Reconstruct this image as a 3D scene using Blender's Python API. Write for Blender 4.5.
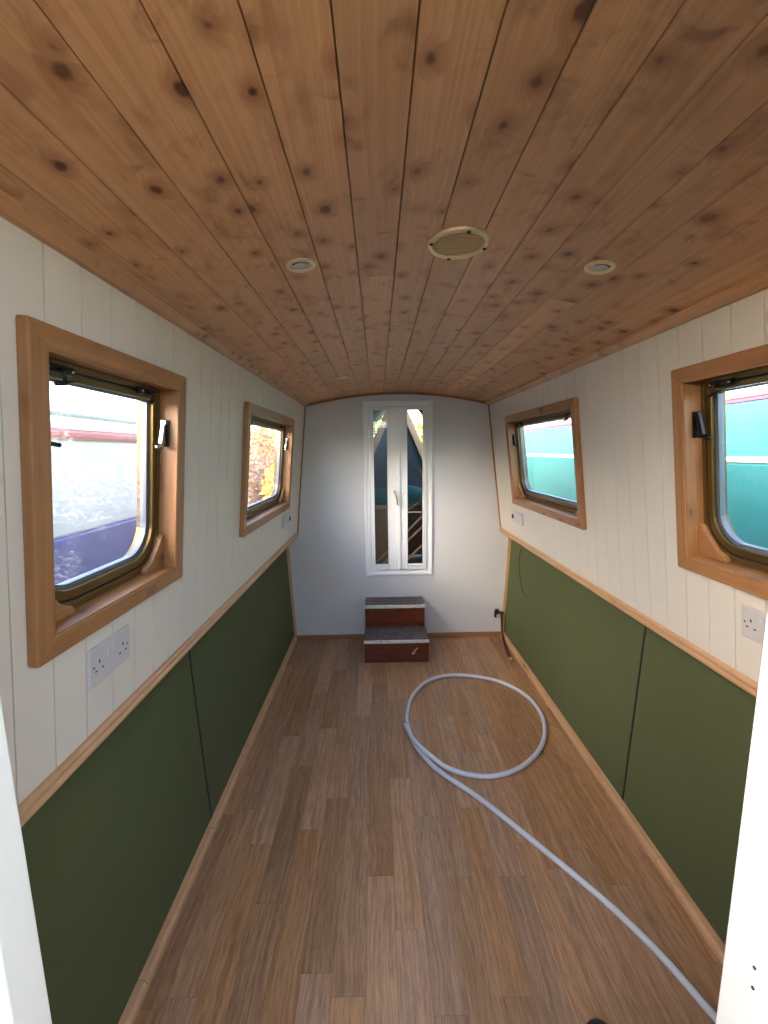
import bpy, math, random
from mathutils import Vector, Matrix
random.seed(7)
C = bpy.context.scene.collection
PI = math.pi
for o in list(bpy.data.objects): bpy.data.objects.remove(o)

# ------------------------------------------------------------------ camera, light, exposure
F, PITCH, YAW, ROLL, CX, CZ = 413.58, .1443, .0134, -.0137, -.1581, 1.5107
cam = bpy.data.cameras.new('camera'); camo = bpy.data.objects.new('camera', cam); C.objects.link(camo)
fw = Vector((math.sin(YAW)*math.cos(PITCH), math.cos(YAW)*math.cos(PITCH), -math.sin(PITCH)))
r0 = Vector((math.cos(YAW), -math.sin(YAW), 0)); u0 = r0.cross(fw)
rr = r0*math.cos(ROLL) + u0*math.sin(ROLL); uu = -r0*math.sin(ROLL) + u0*math.cos(ROLL)
M = Matrix((rr, uu, -fw)).transposed().to_4x4(); M.translation = Vector((CX, 0, CZ))
camo.matrix_world = M
cam.sensor_fit = 'VERTICAL'; cam.sensor_height = 36; cam.lens = F/1024*36; cam.clip_start = .02; cam.clip_end = 400
bpy.context.scene.camera = camo

sc = bpy.context.scene
sc.view_settings.view_transform = 'Standard'; sc.view_settings.look = 'None'
sc.view_settings.gamma = 1; sc.view_settings.use_curve_mapping = False
sc.view_settings.exposure = 0.75

w = bpy.data.worlds.new('sky'); sc.world = w; w.use_nodes = True
wn = w.node_tree; bg = wn.nodes['Background']
sky = wn.nodes.new('ShaderNodeTexSky'); sky.sky_type = 'NISHITA'; sky.sun_disc = False
sky.sun_elevation = math.radians(24); sky.sun_rotation = math.radians(235); sky.dust_density = 2.0; sky.air_density = 1.0
wn.links.new(sky.outputs[0], bg.inputs[0]); bg.inputs[1].default_value = 1.25

sun = bpy.data.lights.new('sun', 'SUN'); sun.energy = 5.0; sun.angle = math.radians(50); sun.color = (1, .86, .68)
suno = bpy.data.objects.new('sun', sun); C.objects.link(suno)
sd = Vector((-.88, -.12, .42)).normalized()   # towards the sun
suno.rotation_euler = sd.to_track_quat('Z', 'Y').to_euler(); suno.location = (-6, -3, 5)

def area(name, loc, target, sx, sy, power, col):
    l = bpy.data.lights.new(name, 'AREA'); l.shape = 'RECTANGLE'; l.size = sx; l.size_y = sy; l.energy = power; l.color = col
    o = bpy.data.objects.new(name, l); C.objects.link(o); o.location = loc
    o.rotation_euler = (Vector(loc)-Vector(target)).to_track_quat('Z', 'Y').to_euler()
    return o
area('stern_fill_light', (-.15, -.55, 2.35), (-.1, 2.6, .7), 1.3, .7, 16, (.86, .93, 1))  # added fill lamp behind the camera to brighten the cabin, no real hatch there

# ------------------------------------------------------------------ room numbers
D = 3.228
BL, BR, GL, GR = .804, .8158, .897, .903      # upper wall foot: half widths, heights
EL, ER, HL, HR = .7034, .6964, 1.8727, 1.8647 # eaves
AL, AR = .862, .858                           # floor half widths
Y0 = .36                                      # near bulkhead

# ------------------------------------------------------------------ mesh builder
class MB:
    def __init__(s): s.v = []; s.g = []; s.f = []; s.t = []; s.sm = []
    def add(s, vs, fs, grain=None, tone=None, smooth=False, off=None):
        b = len(s.v)
        if off is None: off = (random.uniform(0, 40), random.uniform(0, 40), random.uniform(0, 40))
        if tone is None: tone = random.random()
        if grain is None:
            e = [max(v[i] for v in vs)-min(v[i] for v in vs) for i in range(3)]; grain = e.index(max(e))
        for v in vs:
            s.v.append(tuple(v))
            if isinstance(grain, Vector):
                a = Vector(v).dot(grain); q = Vector(v) - grain*a
                s.g.append((a+off[0], q[0]+q[1]*.7+off[1], q[2]+q[1]*.5+off[2]))
            else:
                o_ = [i for i in range(3) if i != grain]
                s.g.append((v[grain]+off[0], v[o_[0]]+off[1], v[o_[1]]+off[2]))
            s.t.append(tone)
        for f in fs: s.f.append(tuple(i+b for i in f)); s.sm.append(smooth)
        return s
    def box(s, x0, x1, y0, y1, z0, z1, **k):
        vs = [(x, y, z) for x in (x0, x1) for y in (y0, y1) for z in (z0, z1)]
        return s.add(vs, [(0,1,3,2),(4,6,7,5),(0,4,5,1),(2,3,7,6),(0,2,6,4),(1,5,7,3)], **k)
    def prism(s, pts, axis, a0, a1, **k):
        n = len(pts)
        def P(p, a):
            if axis == 0: return (a, p[0], p[1])
            if axis == 1: return (p[0], a, p[1])
            return (p[0], p[1], a)
        vs = [P(p, a0) for p in pts] + [P(p, a1) for p in pts]
        fs = [tuple(range(n))[::-1], tuple(range(n, 2*n))] + [(i, (i+1) % n, (i+1) % n+n, i+n) for i in range(n)]
        return s.add(vs, fs, **k)
    def ring(s, outer, inner, z0, z1, **k):     # both outlines have the same number of points
        n = len(outer)
        vs = [(p[0], p[1], z) for z in (z0, z1) for L in (outer, inner) for p in L]
        fs = []
        for i in range(n):
            j = (i+1) % n
            fs += [(i, j, j+n, i+n), (2*n+i, 3*n+i, 3*n+j, 2*n+j), (i, 2*n+i, 2*n+j, j), (n+i, n+j, 3*n+j, 3*n+i)]
        return s.add(vs, fs, **k)
    def tube(s, pts, r, n=10, cap=True, **k):
        pts = [Vector(p) for p in pts]; rs = r if isinstance(r, (list, tuple)) else [r]*len(pts)
        vs = []; fs = []; up = None
        for i, p in enumerate(pts):
            t = (pts[min(i+1, len(pts)-1)]-pts[max(i-1, 0)]).normalized()
            if up is None: up = Vector((0,0,1)) if abs(t.z) < .9 else Vector((1,0,0))
            a = t.cross(up).normalized(); up = a.cross(t).normalized()
            for j in range(n):
                an = 2*PI*j/n; vs.append(p + (a*math.cos(an)+up*math.sin(an))*rs[i])
        m = len(pts)
        for i in range(m-1):
            for j in range(n): fs.append((i*n+j, i*n+(j+1) % n, (i+1)*n+(j+1) % n, (i+1)*n+j))
        if cap: fs.append(tuple(range(n))[::-1]); fs.append(tuple((m-1)*n+j for j in range(n)))
        k.setdefault('smooth', True)
        return s.add(vs, fs, **k)
    def lathe(s, prof, n=32, c=(0,0,0), **k):    # prof of (r, z) about z
        vs = [(c[0]+r*math.cos(2*PI*j/n), c[1]+r*math.sin(2*PI*j/n), c[2]+z) for r, z in prof for j in range(n)]
        fs = [(i*n+j, i*n+(j+1) % n, (i+1)*n+(j+1) % n, (i+1)*n+j) for i in range(len(prof)-1) for j in range(n)]
        if prof[0][0] > 1e-6: fs.append(tuple(range(n))[::-1])
        if prof[-1][0] > 1e-6: fs.append(tuple((len(prof)-1)*n+j for j in range(n)))
        k.setdefault('smooth', True)
        return s.add(vs, fs, **k)
    def build(s, name, mat, parent=None, bevel=0, recalc=True):
        me = bpy.data.meshes.new(name); me.from_pydata(s.v, [], s.f)
        a = me.attributes.new('gco', 'FLOAT_VECTOR', 'POINT'); a.data.foreach_set('vector', [c for g in s.g for c in g])
        a = me.attributes.new('tone', 'FLOAT', 'POINT'); a.data.foreach_set('value', s.t)
        me.polygons.foreach_set('use_smooth', s.sm)
        if recalc:
            import bmesh
            bm = bmesh.new(); bm.from_mesh(me); bmesh.ops.recalc_face_normals(bm, faces=bm.faces); bm.to_mesh(me); bm.free()
        me.materials.append(mat)
        o = bpy.data.objects.new(name, me); C.objects.link(o)
        if parent: o.parent = parent
        if bevel:
            b = o.modifiers.new('bevel', 'BEVEL'); b.width = bevel; b.segments = 2; b.limit_method = 'ANGLE'; b.angle_limit = .6
        return o

def empty(name, loc=(0,0,0), rz=0):
    o = bpy.data.objects.new(name, None); o.empty_display_size = .1; C.objects.link(o)
    o.location = loc; o.rotation_euler = (0, 0, rz); return o
def tag(o, label, cat, group=None, kind=None):
    o['label'] = label; o['category'] = cat
    if group: o['group'] = group
    if kind: o['kind'] = kind
    return o
def struct(o, label=None):
    o['kind'] = 'structure'
    if label: o['label'] = label
    return o
def copy_tree(o, parent=None):
    c = o.copy(); C.objects.link(c)
    if parent: c.parent = parent
    for ch in list(o.children): copy_tree(ch, c)
    return c

# ------------------------------------------------------------------ materials
def lin(h):
    h = h.lstrip('#'); r = [int(h[i:i+2], 16)/255 for i in (0, 2, 4)]
    return tuple(((c+.055)/1.055)**2.4 if c > .04045 else c/12.92 for c in r) + (1,)
class NT:
    def __init__(s, name):
        s.m = bpy.data.materials.new(name); s.m.use_nodes = True; s.t = s.m.node_tree; s.b = s.t.nodes['Principled BSDF']
    def n(s, typ, **k):
        x = s.t.nodes.new(typ)
        for a, b in k.items(): setattr(x, a, b)
        return x
    def put(s, i, v):
        if v is None: return
        if hasattr(v, 'is_linked') or isinstance(v, bpy.types.NodeSocket): s.t.links.new(v, i)
        else: i.default_value = v
    def math(s, op, a, b=None, c=None, clamp=False):
        x = s.n('ShaderNodeMath', operation=op, use_clamp=clamp)
        for i, v in enumerate((a, b, c)): s.put(x.inputs[i], v)
        return x.outputs[0]
    def noise(s, vec, scale=1, detail=3, rough=.5, dist=0, dim='3D', w=None):
        x = s.n('ShaderNodeTexNoise', noise_dimensions=dim); s.put(x.inputs['Vector'], vec)
        x.inputs['Scale'].default_value = scale; x.inputs['Detail'].default_value = detail
        x.inputs['Roughness'].default_value = rough; x.inputs['Distortion'].default_value = dist
        return x.outputs[0]
    def comb(s, x, y, z):
        c = s.n('ShaderNodeCombineXYZ')
        for i, v in enumerate((x, y, z)): s.put(c.inputs[i], v)
        return c.outputs[0]
    def ss(s, v, a, b, lo=0, hi=1):
        x = s.n('ShaderNodeMapRange', interpolation_type='SMOOTHSTEP'); s.put(x.inputs[0], v)
        for i, q in enumerate((a, b, lo, hi)): x.inputs[i+1].default_value = q
        return x.outputs[0]
    def mix(s, f, a, b, mode='MIX'):
        x = s.n('ShaderNodeMix', data_type='RGBA', blend_type=mode)
        s.put(x.inputs[0], f); s.put(x.inputs[6], a); s.put(x.inputs[7], b); return x.outputs[2]
    def attr(s, name):
        return s.n('ShaderNodeAttribute', attribute_name=name)
    def bump(s, h, st=.3, d=.001):
        x = s.n('ShaderNodeBump'); x.inputs['Strength'].default_value = st; x.inputs['Distance'].default_value = d
        s.put(x.inputs['Height'], h); s.t.links.new(x.outputs[0], s.b.inputs['Normal'])
    def fin(s, col=None, rough=.5, metal=0, spec=.5):
        s.put(s.b.inputs['Base Color'], col); s.put(s.b.inputs['Roughness'], rough); s.put(s.b.inputs['Metallic'], metal)
        s.b.inputs['Specular IOR Level'].default_value = spec
        return s.m

def wood(name, light, mid, dark, knotc, kd=.55, rough=.42, kscale=(3.2, 9.0), tonev=.35, ringf=170, spec=.5, smear=0.):
    N = NT(name); g = N.attr('gco').outputs['Vector']; sep = N.n('ShaderNodeSeparateXYZ'); N.put(sep.inputs[0], g)
    x, y, z = sep.outputs; tone = N.attr('tone').outputs['Fac']
    kv = N.comb(N.math('MULTIPLY', x, kscale[0]), N.math('MULTIPLY', N.math('ADD', y, z), kscale[1]), 0)
    vo = N.n('ShaderNodeTexVoronoi', voronoi_dimensions='2D', feature='F1'); N.put(vo.inputs['Vector'], kv); vo.inputs['Scale'].default_value = 1
    d = vo.outputs['Distance']; vc = N.n('ShaderNodeSeparateXYZ'); N.put(vc.inputs[0], vo.outputs['Color'])
    has = N.math('LESS_THAN', vc.outputs[0], kd)
    wob = N.noise(N.comb(N.math('MULTIPLY', x, 60.), N.math('MULTIPLY', y, 90.), z), 1, 2)
    d2 = N.math('ADD', d, N.math('MULTIPLY', N.math('SUBTRACT', wob, .5), .10))
    size = N.math('ADD', .015, N.math('MULTIPLY', N.math('POWER', vc.outputs[1], 2.5), .085))
    core = N.math('MULTIPLY', N.math('MULTIPLY', N.ss(N.math('SUBTRACT', d2, size), -.03, .05, 1, 0), has), N.math('ADD', .6, N.math('MULTIPLY', vc.outputs[2], .4)))
    halo = N.math('MULTIPLY', N.ss(N.math('SUBTRACT', d2, size), 0, .26, 1, 0), has)
    # grain lines run along x and bend round the knots
    bend = N.math('MULTIPLY', halo, .02)
    yy = N.math('ADD', N.math('ADD', y, N.math('MULTIPLY', z, .8)), bend)
    slow = N.noise(N.comb(N.math('MULTIPLY', x, 1.1), N.math('MULTIPLY', yy, 9.), z), 1, 2)
    yw = N.math('ADD', yy, N.math('MULTIPLY', slow, .05))
    ring = N.noise(N.comb(N.math('MULTIPLY', x, 1.5), N.math('MULTIPLY', yw, float(ringf)), z), 1, 3, .6)
    fine = N.noise(N.comb(N.math('MULTIPLY', x, 14.), N.math('MULTIPLY', yw, 700.), z), 1, 2, .6)
    blotch = N.noise(N.comb(N.math('MULTIPLY', x, 9.), N.math('MULTIPLY', yy, 16.), z), 1, 3, .55)
    smr = N.noise(N.comb(N.math('MULTIPLY', x, 17.), N.math('MULTIPLY', yy, 15.), z), 1, 3, .6, .6)
    c = N.mix(N.ss(ring, .32, .68), light, mid)
    c = N.mix(N.math('MULTIPLY', N.ss(blotch, .52, .78), .55), c, dark)
    c = N.mix(N.math('MULTIPLY', N.ss(smr, .56, .82), smear), c, knotc)
    c = N.mix(N.math('MULTIPLY', N.ss(fine, .45, .8), .22), c, dark)
    c = N.mix(N.math('MULTIPLY', halo, .55), c, dark)
    c = N.mix(core, c, knotc)
    v = N.math('ADD', 1-tonev/2, N.math('MULTIPLY', tone, tonev))
    hs = N.n('ShaderNodeHueSaturation'); N.put(hs.inputs['Value'], v); N.put(hs.inputs['Color'], c)
    N.bump(N.math('ADD', fine, ring), .12, .0006)
    return N.fin(hs.outputs[0], rough, 0, spec)

def plain(name, hexc, rough=.5, metal=0, nscale=0, namt=.08, bump=0, spec=.5, bscale=300.):
    N = NT(name); c = lin(hexc); out = c
    tc = N.n('ShaderNodeTexCoord').outputs['Object']
    if nscale:
        f = N.noise(tc, nscale, 4, .6); out = N.mix(N.math('MULTIPLY', f, namt*2), c, tuple(q*.55 for q in c[:3])+(1,))
    if bump: N.bump(N.noise(tc, bscale, 2), bump, .0008)
    return N.fin(out, rough, metal, spec)

m_ceil = wood('ceiling_pine', lin('#d6a577'), lin('#c89566'), lin('#8a5530'), lin('#54290f'), kd=.8, kscale=(8.5, 10.0), smear=.6, rough=.38, tonev=.3)
m_pine = wood('window_pine', lin('#a97a4f'), lin('#9c6c43'), lin('#7b4f2e'), lin('#66391e'), kd=.16, kscale=(5., 11.), rough=.4, tonev=.14)
m_trim = wood('trim_pine', lin('#cfa680'), lin('#c4976e'), lin('#a67650'), lin('#80502f'), kd=.12, kscale=(3., 12.), rough=.45, tonev=.1)
m_dtrim = wood('dark_trim', lin('#a8794c'), lin('#98693e'), lin('#7b4f2b'), lin('#5a3018'), kd=.1, rough=.5, tonev=.1)
m_mahog = wood('mahogany', lin('#70300f'), lin('#592510'), lin('#3f1709'), lin('#2a0f06'), kd=.1, kscale=(4, 8), rough=.32, tonev=.15)
m_white = plain('white_board', '#ddd6cc', .5, 0, 3, .03, .04)
m_endw = plain('end_wall_paint', '#d6d6d8', .45, 0, 2.5, .04, .05)
m_back = plain('unpainted_backing', '#4d483f', .8)
m_jamb = plain('jamb_paint', '#eceae0', .42, 0, 4, .03, .03)
m_upvc = plain('upvc', '#eff2f5', .28)
m_steel = plain('painted_steel', '#3c4a44', .5)
m_bronze = plain('bronze_aluminium', '#7a6238', .34, .75, 40, .05)
m_dbronze = plain('dark_bronze', '#4a3a24', .4, .7)
m_rubber = plain('black_rubber', '#17171a', .55)
m_silver = plain('silver_spacer', '#767d86', .45, .3)
m_dmetal = plain('dark_metal', '#3a3431', .32, .85)
m_chrome = plain('chrome', '#d4d4d2', .2, .9)
m_plas = plain('socket_plastic', '#c8c4c6', .3)
m_sw = plain('rocker_plastic', '#d4d1d3', .25)
m_hole = plain('socket_hole', '#2a2728', .7)
m_brass = plain('polished_brass', '#f2e0b4', .36, .9, 60, .04)
m_mesh = plain('brass_gauze', '#e0c898', .45, .7)
m_lens = plain('lamp_lens', '#d8d2d2', .35)
m_hose = plain('grey_white_hose', '#c9cbd6', .38, 0, 30, .06)
m_copper = plain('tarnished_copper', '#6e3a28', .35, .7, 40, .2)
m_card = plain('cardboard', '#a77a52', .8, 0, 8, .1)
m_teal = plain('teal_tarp', '#1f6e68', .6, 0, 6, .25, .3, bscale=20.)
m_dark = plain('dark_canvas', '#1c1f22', .8, 0, 5, .2)
m_well = plain('well_deck_paint', '#23262a', .7, 0, 6, .2)
m_stop = plain('dark_brown_cap', '#2a2022', .5)

# green cloth panel
N = NT('green_cloth'); tc = N.n('ShaderNodeTexCoord').outputs['Object']
f1 = N.noise(tc, 2.2, 3, .5); f2 = N.noise(tc, 420, 2, .7)
c = N.mix(f1, lin('#545a3b'), lin('#5c6241')); c = N.mix(N.math('MULTIPLY', f2, .4), c, lin('#474b31'))
N.bump(f2, .35, .001); m_green = N.fin(c, .85, 0, .25)

# floor: printed oak strips, three-strip pattern running down the boat
N = NT('oak_vinyl'); tc = N.n('ShaderNodeTexCoord').outputs['Object']; sp = N.n('ShaderNodeSeparateXYZ'); N.put(sp.inputs[0], tc)
x, y, _ = sp.outputs
SW = .094
row = N.math('FLOOR', N.math('DIVIDE', N.math('ADD', x, 5.012), SW)); fx = N.math('FRACT', N.math('DIVIDE', N.math('ADD', x, 5.012), SW))
wnz = N.n('ShaderNodeTexWhiteNoise', noise_dimensions='1D'); N.put(wnz.inputs['W'], row)
ly = N.math('ADD', N.math('DIVIDE', N.math('ADD', y, 9.), .62), N.math('MULTIPLY', wnz.outputs[0], 7.3))
cell = N.math('FLOOR', ly); fy = N.math('FRACT', ly)
wn2 = N.n('ShaderNodeTexWhiteNoise', noise_dimensions='2D'); N.put(wn2.inputs['Vector'], N.comb(row, cell, 0))
rs = N.n('ShaderNodeSeparateXYZ'); N.put(rs.inputs[0], wn2.outputs['Color'])
ox = N.math('MULTIPLY', rs.outputs[0], 31.); oy = N.math('MULTIPLY', rs.outputs[1], 47.)
gx = N.math('ADD', x, ox); gy = N.math('ADD', y, oy)
warp = N.noise(N.comb(N.math('MULTIPLY', gx, 9.), N.math('MULTIPLY', gy, 2.2), 0), 1, 2)
gxw = N.math('ADD', gx, N.math('MULTIPLY', warp, .06))
cath = N.noise(N.comb(N.math('MULTIPLY', gxw, 75.), N.math('MULTIPLY', gy, 2.5), 0), 1, 3, .6)
fine = N.noise(N.comb(N.math('MULTIPLY', gxw, 420.), N.math('MULTIPLY', gy, 16.), 0), 1, 3, .65)
bl = N.noise(N.comb(N.math('MULTIPLY', gx, 18.), N.math('MULTIPLY', gy, 4.), 3.), 1, 3)
c = N.mix(N.ss(cath, .3, .7), lin('#bb8f6b'), lin('#9c7351'))
c = N.mix(N.math('MULTIPLY', N.ss(fine, .42, .7), .6), c, lin('#654a35'))
c = N.mix(N.math('MULTIPLY', N.ss(bl, .55, .8), .5), c, lin('#67462f'))
hs = N.n('ShaderNodeHueSaturation'); N.put(hs.inputs['Value'], N.math('ADD', .80, N.math('MULTIPLY', rs.outputs[2], .36))); N.put(hs.inputs['Color'], c)
N.put(hs.inputs['Saturation'], N.math('ADD', .88, N.math('MULTIPLY', rs.outputs[0], .2)))
edge = N.math('MAXIMUM', N.math('LESS_THAN', N.math('MINIMUM', fx, N.math('SUBTRACT', 1., fx)), .012), N.math('LESS_THAN', fy, .003))
c = N.mix(N.math('MULTIPLY', edge, .35), hs.outputs[0], lin('#5a3f2e'))
N.bump(fine, .12, .0005)
m_floor = N.fin(c, N.math('ADD', .34, N.math('MULTIPLY', fine, .14)), 0, .5)

# worn tread
N = NT('worn_tread'); tc = N.n('ShaderNodeTexCoord').outputs['Object']
a = N.noise(tc, 26, 4, .7); b = N.noise(tc, 90, 3, .7)
c = N.mix(N.ss(a, .35, .65), lin('#4a403d'), lin('#6a605f')); c = N.mix(N.math('MULTIPLY', N.ss(b, .55, .7), .5), c, lin('#8b8380'))
m_tread = N.fin(c, .6)
N = NT('chipped_white_nosing'); a = N.noise(tc := N.n('ShaderNodeTexCoord').outputs['Object'], 60, 3, .7)
m_nose = N.fin(N.mix(N.ss(a, .60, .66), lin('#d9d6d0'), lin('#4a2416')), .5)

# glass: clear with a condensation film
def glass(name, film, scale, lo, hi):
    N = NT(name); t = N.t; out = t.nodes['Material Output']
    tr = N.n('ShaderNodeBsdfTransparent'); gl = N.n('ShaderNodeBsdfGlossy'); gl.inputs['Roughness'].default_value = .03
    lw = N.n('ShaderNodeLayerWeight'); lw.inputs[0].default_value = .5
    fo = N.math('ADD', .03, N.math('MULTIPLY', N.math('POWER', lw.outputs['Facing'], 5.), .6))
    m1 = N.n('ShaderNodeMixShader'); t.links.new(fo, m1.inputs[0]); t.links.new(tr.outputs[0], m1.inputs[1]); t.links.new(gl.outputs[0], m1.inputs[2])
    tl = N.n('ShaderNodeBsdfTranslucent'); tl.inputs[0].default_value = (.95, .97, 1, 1)
    tcc = N.n('ShaderNodeTexCoord').outputs['Object']; sp = N.n('ShaderNodeSeparateXYZ'); N.put(sp.inputs[0], tcc)
    nz = N.noise(N.comb(N.math('MULTIPLY', sp.outputs[0], scale), N.math('MULTIPLY', sp.outputs[1], scale*.4), 0), 1, 3, .7)
    big = N.ss(N.noise(tcc, 7, 2), .42, .62)
    fac = N.math('MULTIPLY', N.math('ADD', .12, N.math('MULTIPLY', N.math('MULTIPLY', N.ss(nz, lo, hi), big), .88)), film)
    m2 = N.n('ShaderNodeMixShader'); t.links.new(fac, m2.inputs[0]); t.links.new(m1.outputs[0], m2.inputs[1]); t.links.new(tl.outputs[0], m2.inputs[2])
    t.links.new(m2.outputs[0], out.inputs[0]); return N.m
m_glass = glass('wet_glass', .15, 210, .53, .61)
m_clear = glass('clear_glass', .008, 10, .4, .9)

# ------------------------------------------------------------------ wall-local frames
def wall_frame(side):
    """matrix of a wall: local X along the wall, Y up its slope, Z into the room (origin: foot of the upper wall at y = 0)"""
    if side < 0: X = Vector((0,1,0)); Y = Vector((BL-EL, 0, HL-GL)).normalized(); o = Vector((-BL, 0, GL))
    else: X = Vector((0,-1,0)); Y = Vector((ER-BR, 0, HR-GR)).normalized(); o = Vector((BR, 0, GR))
    Z = X.cross(Y); m = Matrix((X, Y, Z)).transposed().to_4x4(); m.translation = o; return m
SLN = {-1: math.hypot(BL-EL, HL-GL), 1: math.hypot(BR-ER, HR-GR)}
def wpt(side, y, s, n=0):
    return wall_frame(side) @ Vector((y if side < 0 else -y, s, n))

WIN = {-1: [(.728, 1.188), (1.846, 2.742)], 1: [(.728, 1.188), (1.866, 2.772)]}
S0, S1 = .290, .797

# ---- floor
f = MB().box(-1.0, 1.0, -1.2, D+.06, -.06, 0, grain=1); struct(f.build('floor', m_floor))

# ---- upper walls: tongue-and-groove boards
for side, nm, ph in ((-1, 'wall_left', .836), (1, 'wall_right', 1.046)):
    sg = 1 if side < 0 else -1
    mb = MB(); bw = .0888; gap = .0030; k0 = math.floor((Y0-.02-ph)/bw)
    k = k0
    while ph+k*bw < D:
        a, b = ph+k*bw+gap/2, ph+(k+1)*bw-gap/2; a = max(a, Y0-.03); b = min(b, D+.02); k += 1
        if b <= a: continue
        cuts = sorted({a, b} | {c for w_ in WIN[side] for c in w_ if a < c < b})
        for p, q in zip(cuts, cuts[1:]):
            mid = (p+q)/2; inside = any(w_[0]-.004 < mid < w_[1]+.004 for w_ in WIN[side])
            for s0, s1 in (((0, S0-.004), (S1+.004, SLN[side]+.03)) if inside else ((0, SLN[side]+.03),)):
                x0, x1 = sorted((sg*p, sg*q)); mb.box(x0, x1, s0, s1, -.009, 0, grain=1)
    o = mb.build(nm, m_white); o.matrix_world = wall_frame(side); struct(o)
    # core behind the boards and hull skin, cut round the windows
    mb = MB()
    ys = [Y0-.3] + [c for w_ in WIN[side] for c in w_] + [D+.06]
    for i, (p, q) in enumerate(zip(ys, ys[1:])):
        x0, x1 = sorted((sg*p, sg*q))
        for s0, s1 in (((-.02, S0), (S1, SLN[side]+.08)) if i % 2 else ((-.02, SLN[side]+.08),)):
            mb.box(x0, x1, s0, s1, -.082, -.0095)
    h = mb.build('wall_core', m_back, o)
    sk = MB()
    for i, (p, q) in enumerate(zip(ys, ys[1:])):
        x0, x1 = sorted((sg*p, sg*q))
        for s0, s1 in (((-.02, S0), (S1, SLN[side]+.08)) if i % 2 else ((-.02, SLN[side]+.08),)):
            sk.box(x0, x1, s0, s1, -.088, -.0825)
    sk.build('hull_skin', m_steel, o)

# ---- gunwale step, lower hull
for side, B, G, A, nm in ((-1, BL, GL, AL, 'left'), (1, BR, GR, AR, 'right')):
    mb = MB(); x0, x1 = sorted((side*(B+.004), side*1.04)); mb.box(x0, x1, Y0-.3, D+.06, G-.03, G-.001)
    mb.box(*sorted((side*.99, side*1.04)), Y0-.3, D+.06, -.1, G-.03)
    struct(mb.build('trim_gunwale_'+nm, m_steel))
    # gunwale edge moulding: two rounded beads
    x = side*B
    prof = []
    for cx_, cz_, r in ((-.004, -.010, .0095), (-.001, -.029, .0105)):
        prof.append([(x-side*(cx_*-1)+side*-1*0 + math.cos(t)*r, G+.004+cz_+math.sin(t)*r) for t in [2*PI*i/14 for i in range(14)]])
    mb = MB()
    for pr in prof: mb.prism(pr, 1, Y0, D, smooth=False, grain=1)
    mb.box(*sorted((x, x+side*.03)), Y0, D, G-.035, G+.002, grain=1)
    struct(mb.build('trim_'+('1' if side < 0 else '2'), m_trim))
    # skirting strip
    mb = MB(); xi = side*(A-.002)
    cutsy = {-1: [.36, .985, 1.47, D], 1: [.36, 1.30, 2.3, D]}[side]
    for p, q in zip(cutsy, cutsy[1:]):
        pr = [(xi+side*.03, 0), (xi-side*.022, 0), (xi-side*.022, .018), (xi-side*.014, .028), (xi+side*.004, .031), (xi+side*.03, .031)]
        mb.prism(pr, 1, p+.001, q-.001, grain=1)
    struct(mb.build('baseboard_'+nm, m_trim))

# ---- lower cloth panels
def green(side, y0, y1, label):
    A = AL if side < 0 else AR; T = .9
    mb = MB(); a0 = Vector((side*A, 0, .034)); a1 = Vector((side*T, 0, .872)); n = Vector((side, 0, -.04))*.012
    nz = 8
    vs = []
    for p in ((a0, a1), (a0+n, a1+n)):
        for yy in (y0, y1):
            for e in p: vs.append((e.x, yy, e.z))
    mb.add(vs, [(0,1,3,2),(4,6,7,5),(0,4,5,1),(2,3,7,6),(0,2,6,4),(1,5,7,3)])
    o = mb.build('wall_panel', m_green, bevel=.003); tag(o, label, 'panel', 'green cloth panels along the lower walls')
    if y0 < 1:      # black edge gap strip at the joint
        sb_ = MB(); vs = []
        for yy in (y1+.001, y1+.008):
            for q_ in (a0-n*.05, a1-n*.05, a1+n, a0+n): vs.append((q_.x, yy, q_.z))
        sb_.add(vs, [(0,1,2,3),(4,7,6,5),(0,4,5,1),(1,5,6,2),(2,6,7,3),(3,7,4,0)]); sb_.build('joint_strip', m_rubber, o)['label'] = 'black strip in the joint'
    return o
green(-1, Y0, 1.506, 'dark green lower wall panel on the left, nearest, under the double socket')
green(-1, 1.515, D-.004, 'green lower wall panel on the left, farther one reaching the white end wall')
green(1, Y0, 1.543, 'dark green lower wall panel on the right beside the white door jamb')
green(1, 1.552, D-.004, 'green lower wall panel on the right with a thin black wire hanging over it')
for side, nm in ((-1, 'left'), (1, 'right')):
    mb = MB(); a = side*(.885); mb.box(*sorted((side*.915, side*.985)), Y0-.3, D+.05, 0, .87)
    struct(mb.build('wall_lower_'+nm, m_dark))

# ---- ceiling: curved, pine boards
def zc(x): return 1.956 - .086*((x+.003)/.70)**2
mb = MB(); bw = .0885; k = -9
seams = [-.0205+bw*i for i in range(-8, 9)]
seams[0] = -.74; seams[-1] = .735
for i, (a, b) in enumerate(zip(seams, seams[1:])):
    a2, b2 = a+.0007, b-.0007
    cuts = [Y0-.05, D+.03]
    if i in (3, 6, 9, 12, 14): cuts = [Y0-.05, 1.0+((i*37) % 13)/8, D+.03]
    for p, q in zip(cuts, cuts[1:]):
        bev = .0011; m_ = (a2+b2)/2
        pr = [(a2, zc(a)+bev*1.6), (a2+bev, zc(a2)), (m_, zc(m_)), (b2-bev, zc(b2)), (b2, zc(b)+bev*1.6), (b2, zc(b)+.012), (a2, zc(a)+.012)]
        mb.prism(pr, 1, p+.0004, q-.0004, grain=1)
struct(mb.build('ceiling', m_ceil))
mb = MB(); n_ = 20; lo = [(-.78+1.56*i/n_) for i in range(n_+1)]
pr = [(x_, zc(x_)+.0125) for x_ in lo] + [(x_, zc(x_)+.07) for x_ in lo[::-1]]
mb.prism(pr, 1, Y0-.3, D+.06); struct(mb.build('ceiling_roof', m_steel))
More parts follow.
